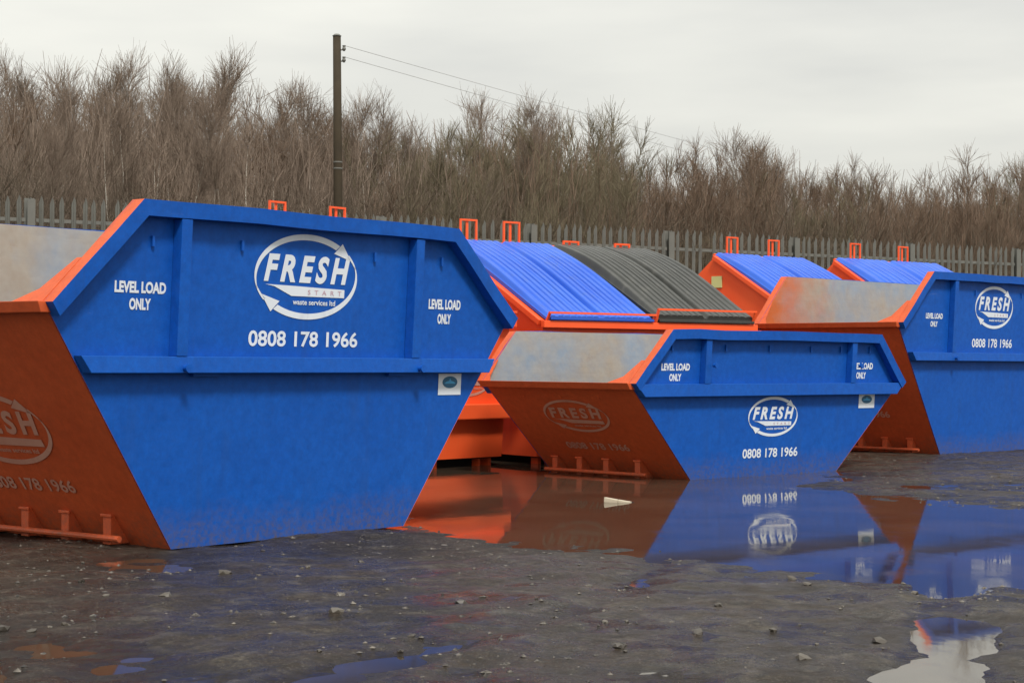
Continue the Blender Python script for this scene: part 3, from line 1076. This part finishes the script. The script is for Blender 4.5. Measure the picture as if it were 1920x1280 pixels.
# ================================================================= POLE AND WIRES
px_, py_ = -.0955 * 28.7, 28.7
pz = float(ground_z(px_, py_))
pole = empty('utility_pole', (px_, py_, pz), 0, 'dark brown wooden utility pole rising behind the fence', 'pole')
mb = MB()
mb.tube([(0, 0, -.3), (-.015, 0, 1.8), (-.04, 0, 3.6), (-.065, 0, 5.3)], [.080, .075, .069, .063], 14)
mb.build('shaft', M['pole'], pole, smooth=True)
for z, dx in ((3.30, -.036), (3.20, -.034)):
    mb = MB()
    mb.tube([(dx, 0, z - .010), (dx, 0, z + .010)], .0745, 16)
    mb.build('band', M['galv'], pole)
mb = MB()
mb.tube([(-.065, 0, 5.30), (-.065, 0, 5.33)], [.075, .04], 12)
mb.build('cap', M['galv'], pole)
ins = []
for s, z in ((1, 5.08), (1, 4.90)):
    mb = MB()
    mb.bar((-.063, 0, z), (.05, 0, z), .020)
    mb.tube([(.05, 0, z - .02), (.05, 0, z + .015), (.05, 0, z + .045), (.05, 0, z + .07)], [.015, .032, .022, .028], 10)
    mb.build('insulator', M['galv'], pole)
    ins.append(Vector((px_ + .05, py_, pz + z + .07)))
p2 = Vector((19.6, 75.0, 7.2))
pole2 = empty('utility_pole', (p2.x, p2.y, float(ground_z(p2.x, p2.y))), 0, 'far wooden utility pole sunk among the treetops at the right', 'pole')
mb = MB()
mb.tube([(0, 0, -.3), (0, 0, 3), (0, 0, p2.z + .2 - pole2.location.z)], [.11, .10, .09], 12)
mb.build('shaft', M['pole'], pole2, smooth=True)
mb = MB()
mb.bar((-.02, -.10, p2.z - .1 - pole2.location.z), (.02, -.10, p2.z - .4 - pole2.location.z), .05)
mb.build('insulator', M['galv'], pole2)
for i, p0 in enumerate(ins):
    p1 = p2 + Vector((0, -.12, -.12 - .25 * i))
    pts = []
    for t in np.linspace(0, 1, 40):
        q = p0.lerp(p1, t)
        q.z -= (.12 + .05 * i) * 4 * t * (1 - t)
        pts.append(q)
    mb = MB()
    mb.tube(pts, .004, 5)
    o = mb.build('overhead_wire', M['wire'])
    tag(o, ['upper thin cable strung rightwards from the utility pole across the sky', 'lower thin cable strung rightwards from the utility pole across the sky'][i], 'cable')

# ================================================================= WINTER TREES
def seg_mesh(name, P0, P1, R0, R1, mat):
    """three-sided tapered sticks"""
    P0, P1 = np.asarray(P0, float), np.asarray(P1, float)
    R0, R1 = np.asarray(R0, float), np.asarray(R1, float)
    d = P1 - P0
    d /= np.linalg.norm(d, axis=1, keepdims=True) + 1e-9
    ref = np.where(np.abs(d[:, 2:3]) > .9, np.array([[1., 0, 0]]), np.array([[0, 0, 1.]]))
    s = np.cross(d, ref)
    s /= np.linalg.norm(s, axis=1, keepdims=True)
    t = np.cross(s, d)
    n = len(P0)
    V = np.empty((n, 6, 3))
    for k in range(3):
        a = k * 2 * math.pi / 3
        o = s * math.cos(a) + t * math.sin(a)
        V[:, k] = P0 + o * R0[:, None]
        V[:, 3 + k] = P1 + o * R1[:, None]
    f = np.array([(0, 1, 4, 3), (1, 2, 5, 4), (2, 0, 3, 5)])
    F = (f[None] + (np.arange(n) * 6)[:, None, None]).reshape(-1, 4)
    me = bpy.data.meshes.new(name)
    me.vertices.add(n * 6)
    me.vertices.foreach_set('co', V.reshape(-1))
    me.loops.add(F.size)
    me.loops.foreach_set('vertex_index', F.reshape(-1).astype(np.int32))
    me.polygons.add(len(F))
    me.polygons.foreach_set('loop_start', np.arange(0, F.size, 4, dtype=np.int32))
    me.materials.append(mat)
    me.update(calc_edges=True)
    return me

def bark(name, c0, c1, rough=.85):
    m, nt, b = new_mat(name)
    oi = N(nt, 'ShaderNodeObjectInfo')
    f = math_node(nt, 'ADD', math_node(nt, 'MULTIPLY', noise(nt, 3, 4), .6), math_node(nt, 'MULTIPLY', oi.outputs['Random'], .5))
    nt.links.new(mix(nt, f, c0, c1), b.inputs['Base Color'])
    b.inputs['Roughness'].default_value = rough
    b.inputs['Specular IOR Level'].default_value = .2
    return m
def birch_bark():
    m, nt, b = new_mat('birch_bark')
    c = mix(nt, ramp(nt, noise(nt, 4, 5, .7, stretch=(3, 3, 1)), .45, .6), (.58, .55, .48), (.26, .22, .18))
    nt.links.new(c, b.inputs['Base Color'])
    b.inputs['Roughness'].default_value = .8
    return m
M['birch'] = birch_bark()
M['twig_mauve'] = bark('mauve_brown_twigs', (.165, .125, .094), (.25, .192, .150))
M['twig_olive'] = bark('olive_brown_twigs', (.130, .108, .070), (.20, .168, .108))
M['twig_red'] = bark('red_brown_twigs', (.142, .098, .068), (.21, .146, .104))
M['stem'] = bark('dark_stem_bark', (.085, .068, .048), (.14, .11, .082))

def unit(v):
    return v / (np.linalg.norm(v) + 1e-9)

def grow_tree(rs, H, stems, spread, n_br, n_tw, br_len, upness, trunk_r):
    """returns trunk segs, crown segs"""
    T, K = [], []
    for sidx in range(stems):
        az = rs.uniform(0, 6.28)
        lean = spread * rs.uniform(.25, 1) if stems > 1 else rs.uniform(0, .05)
        Hs = H * (rs.uniform(.72, 1.0) if stems > 1 else 1)
        p = np.array([math.cos(az), math.sin(az), 0]) * (.12 if stems > 1 else 0)
        dirv = unit(np.array([math.cos(az) * lean, math.sin(az) * lean, 1]))
        pts = [p]
        ns = 9
        for i in range(ns):
            dirv = unit(dirv + rs.normal(0, .045, 3) + np.array([0, 0, .05]))
            p = p + dirv * Hs / ns
            pts.append(p)
        rad = [trunk_r * (1 - .95 * (i / ns) ** .7) for i in range(ns + 1)]
        for i in range(ns):
            T.append((pts[i], pts[i + 1], rad[i], rad[i + 1]))
        for b in range(n_br):
            t = .22 + .78 * rs.uniform(0, 1.0) ** .8
            k = min(int(t * ns), ns - 1)
            o = pts[k] + (pts[k + 1] - pts[k]) * (t * ns - k)
            a = rs.uniform(0, 6.28)
            ang = rs.uniform(.40, 1.0) * (1.1 - .35 * t)
            d = unit(np.array([math.cos(a) * math.sin(ang), math.sin(a) * math.sin(ang), math.cos(ang)]))
            L = br_len * H * (.25 + .75 * (1 - t)) * rs.uniform(.55, 1.15)
            q = o
            bp = [q]
            for j in range(3):
                d = unit(d + rs.normal(0, .10, 3) + np.array([0, 0, upness]))
                q = q + d * L / 3
                bp.append(q)
            r0 = .006 + .013 * (1 - t)
            for j in range(3):
                K.append((bp[j], bp[j + 1], r0 * (1 - .28 * j), r0 * (1 - .28 * (j + 1))))
            for w in range(n_tw):
                tt = rs.uniform(.15, 1.0)
                j = min(int(tt * 3), 2)
                s0 = bp[j] + (bp[j + 1] - bp[j]) * (tt * 3 - j)
                dd = unit(unit(bp[j + 1] - bp[j]) + rs.normal(0, .45, 3) + np.array([0, 0, .35]))
                l = rs.uniform(.35, 1.0) * (H / 8)
                m1 = s0 + dd * l * .5
                dd2 = unit(dd + rs.normal(0, .18, 3) + np.array([0, 0, .12]))
                m2 = m1 + dd2 * l * .5
                K.append((s0, m1, .0058, .0046))
                K.append((m1, m2, .0046, .0028))
                for z in range(2):
                    dd3 = unit(dd2 + rs.normal(0, .35, 3))
                    s1 = s0 + (m1 - s0) * rs.uniform(.3, 1)
                    K.append((s1, s1 + dd3 * l * rs.uniform(.35, .7), .0042, .0026))
    return T, K

def arr(S):
    return (np.array([s[0] for s in S]), np.array([s[1] for s in S]), np.array([s[2] for s in S]), np.array([s[3] for s in S]))

protos = {'birch': [], 'scrub': [], 'red': [], 'sapling': []}
for i in range(3):
    rs = np.random.default_rng(400 + i)
    T, K = grow_tree(rs, 5.0, 1, 0, 26, 4, .22, .12, .040)
    protos['sapling'].append((seg_mesh('sapling_trunk', *arr(T), M['birch']), seg_mesh('sapling_crown', *arr(K), M['twig_mauve']), 5.0))
for i in range(5):
    rs = np.random.default_rng(100 + i)
    T, K = grow_tree(rs, 8.0, 1, 0, 90, 6, .34, .07, .060)
    protos['birch'].append((seg_mesh('birch_trunk', *arr(T), M['birch'] if i % 2 == 0 else M['stem']), seg_mesh('birch_crown', *arr(K), M['twig_mauve']), 8.0))
for i in range(4):
    rs = np.random.default_rng(200 + i)
    T, K = grow_tree(rs, 6.5, 9, .50, 17, 7, .27, .10, .035)
    protos['scrub'].append((seg_mesh('willow_stems', *arr(T), M['stem']), seg_mesh('willow_crown', *arr(K), M['twig_olive']), 6.3))
for i in range(4):
    rs = np.random.default_rng(300 + i)
    T, K = grow_tree(rs, 6.5, 6, .40, 22, 7, .29, .09, .04)
    protos['red'].append((seg_mesh('alder_stems', *arr(T), M['stem']), seg_mesh('alder_crown', *arr(K), M['twig_red']), 6.3))

# wood edge profile: crown height above the camera / distance, by bearing (a low rise on the left, dropping rightwards)
PB = np.array([-.60, -.30, -.22, -.16, -.10, -.075, -.052, -.035, -.02, .03, .048, .058, .075, .09, .10, .118, .128, .138, .148, .155, .165, .178, .20, .22, .30, .60])
PT = np.array([.150, .150, .158, .150, .140, .134, .122, .126, .134, .136, .130, .115, .110, .107, .113, .107, .120, .118, .113, .103, .102, .105, .102, .104, .110, .12])

def plant(kind, x, y, hfac, label, group, name):
    bx = x / y
    top = np.interp(bx, PB, PT) * hfac
    zb = float(ground_z(x, y))
    h = 1.0 + top * y - zb
    tm, cm, ph = protos[kind][rng.integers(len(protos[kind]))]
    s = h / ph
    e = empty(name, (x, y, zb - .05), rng.uniform(0, 6.28), label, 'tree', group)
    e.scale = (s * rng.uniform(.9, 1.1), s * rng.uniform(.9, 1.1), s)
    for nm, me in (('trunk', tm), ('crown', cm)):
        o = bpy.data.objects.new(nm, me)
        C.objects.link(o)
        o.parent = e
    return e

KN = {'birch': 'slim bare birch', 'scrub': 'bushy olive-brown willow', 'red': 'bare reddish-brown alder'}
def tree_label(kind, b, row):
    where = ("past the fence's left end" if b < -.22 else 'left of the utility pole' if b < -.0955
             else 'between utility pole and blue lid' if b < -.03 else 'above the two-lidded bin' if b < .07
             else 'above the bin with yellow label' if b < .16 else "past the fence's right end")
    return KN[kind] + (' at the front of the wood, ' if row < 2 else ' deep in the wood, ' if row < 4 else ' far back in the wood, ') + where
def fence_d(b):
    """distance along +Y of the fence at bearing b = x/y"""
    h = FP0 @ FNRM
    return h / (FNRM[1] + b * FNRM[0])

count = 0
for row, (off, n) in enumerate(((3.4, 26), (7.5, 36), (11.5, 40), (16, 44), (22, 38), (29, 36))):
    for k in range(n):
        b = -.36 + .72 * (k + rng.uniform(.1, .9)) / n
        y = fence_d(b) + off + rng.uniform(-1.4, 1.6)
        x = b * y
        if abs(b + .0955) < .012 and y < 32:
            continue
        if b < -.055:
            kind = 'birch' if rng.random() < .85 else 'red'
        elif b < .062:
            kind = 'scrub' if rng.random() < .8 else 'birch'
        else:
            kind = 'red' if rng.random() < .7 else ('birch' if rng.random() < .5 else 'scrub')
        if row == 0 and kind == 'birch':
            hf_ = rng.uniform(.5, .95)
        elif row == 0:
            hf_ = rng.uniform(.55, .92)
        else:
            hf_ = rng.uniform(.74, 1.02)
        nm = {'birch': 'birch_tree', 'scrub': 'willow_tree', 'red': 'alder_tree'}[kind]
        plant(kind, x, y, hf_, tree_label(kind, b, row), {'birch': 'birches beyond the fence', 'scrub': 'willows beyond the fence', 'red': 'alders beyond the fence'}[kind], nm)
        count += 1
for k in range(16):
    b = -.235 + .19 * (k + rng.uniform(.1, .9)) / 16
    if abs(b + .0955) < .008:
        continue
    y = fence_d(b) + rng.uniform(1.2, 2.4)
    plant('sapling', b * y, y, rng.uniform(.55, .85), 'pale-trunked birch sapling just behind the fence, ' + ('left of the utility pole' if b < -.0955 else 'right of the utility pole'),
          'birch saplings along the fence', 'birch_sapling')
plant('birch', .131 * 44, 44, 1.0, 'taller bare birch standing clear of the low wood, right of centre', None, 'birch_tree')
plant('birch', .141 * 45, 45, .99, 'bare birch just right of the taller one above the low wood', None, 'birch_tree')
scene.cycles.max_bounces = 8
scene.cycles.diffuse_bounces = 3

# dense undergrowth of saplings and brambles
def thicket(name, n, d0, d1, hmin, hmax, mat, label, r=.007, prof=False, b0=-.38, b1=.38):
    b = rng.uniform(b0, b1, n)
    y = np.array([fence_d(q) for q in b]) + d0 + (d1 - d0) * rng.random(n)
    x = b * y
    z = ground_z(x, y) - .05
    h = rng.uniform(hmin, hmax, n) * (.8 + .4 * vnoise(x * .5, y * .5, 9))
    if prof:
        h = (1 + np.interp(b, PB, PT) * y - z) * rng.uniform(hmin, hmax, n)
    P0, P1, R0, R1 = [], [], [], []
    base = np.stack([x, y, z], -1)
    nrm = lambda sd: np.clip(rng.normal(0, sd, (n, 3)), -1.8 * sd, 1.8 * sd)
    l1 = nrm(.12) * h[:, None]
    if prof:
        l1 *= .30
    l1[:, 2] = h * .55
    mid = base + l1
    l2 = nrm(.14) * h[:, None]
    if prof:
        l2 *= .35
    l2[:, 2] = h * .45
    tip = mid + l2
    P0 += [base, mid]; P1 += [mid, tip]
    R0 += [np.full(n, r), np.full(n, r * .75)]; R1 += [np.full(n, r * .75), np.full(n, r * .4)]
    for k in range(5):
        t = rng.random((n, 1))
        s = base + (mid - base) * t if k < 2 else mid + (tip - mid) * t
        d = nrm(.14 if not prof else .05) * h[:, None]
        d[:, 2] = np.abs(d[:, 2]) * 1.3 + .10 * h
        P0.append(s); P1.append(s + d)
        R0.append(np.full(n, r * .6)); R1.append(np.full(n, r * .35))
    me = seg_mesh(name, np.concatenate(P0), np.concatenate(P1), np.concatenate(R0), np.concatenate(R1), mat)
    o = bpy.data.objects.new(name, me)
    C.objects.link(o)
    tag(o, label, 'undergrowth', kind='stuff')
thicket('undergrowth', 9000, .6, 14, 1.3, 3.0, M['stem'], 'dense dark bare undergrowth along the foot of the wood')
thicket('far_wood', 9000, 24, 46, 2.4, 4.4, M['twig_red'], 'far mass of bare brown wood filling the gaps between the trees', r=.012)
thicket('bramble_bank', 3500, .3, 3.0, .5, 1.3, bark('bramble_green', (.05, .06, .02), (.11, .10, .045)), 'low greenish brambles tangled along the back of the fence', r=.010)

thicket('sapling_thicket', 4200, 5, 30, .45, .93, M['twig_mauve'], 'close-set upright bare whips filling the left half of the wood', r=.011, prof=True, b0=-.38, b1=-.03)
thicket('sapling_thicket', 4200, 5, 30, .45, .93, M['twig_red'], 'close-set upright reddish whips filling the right half of the wood', r=.010, prof=True, b0=-.03, b1=.38)
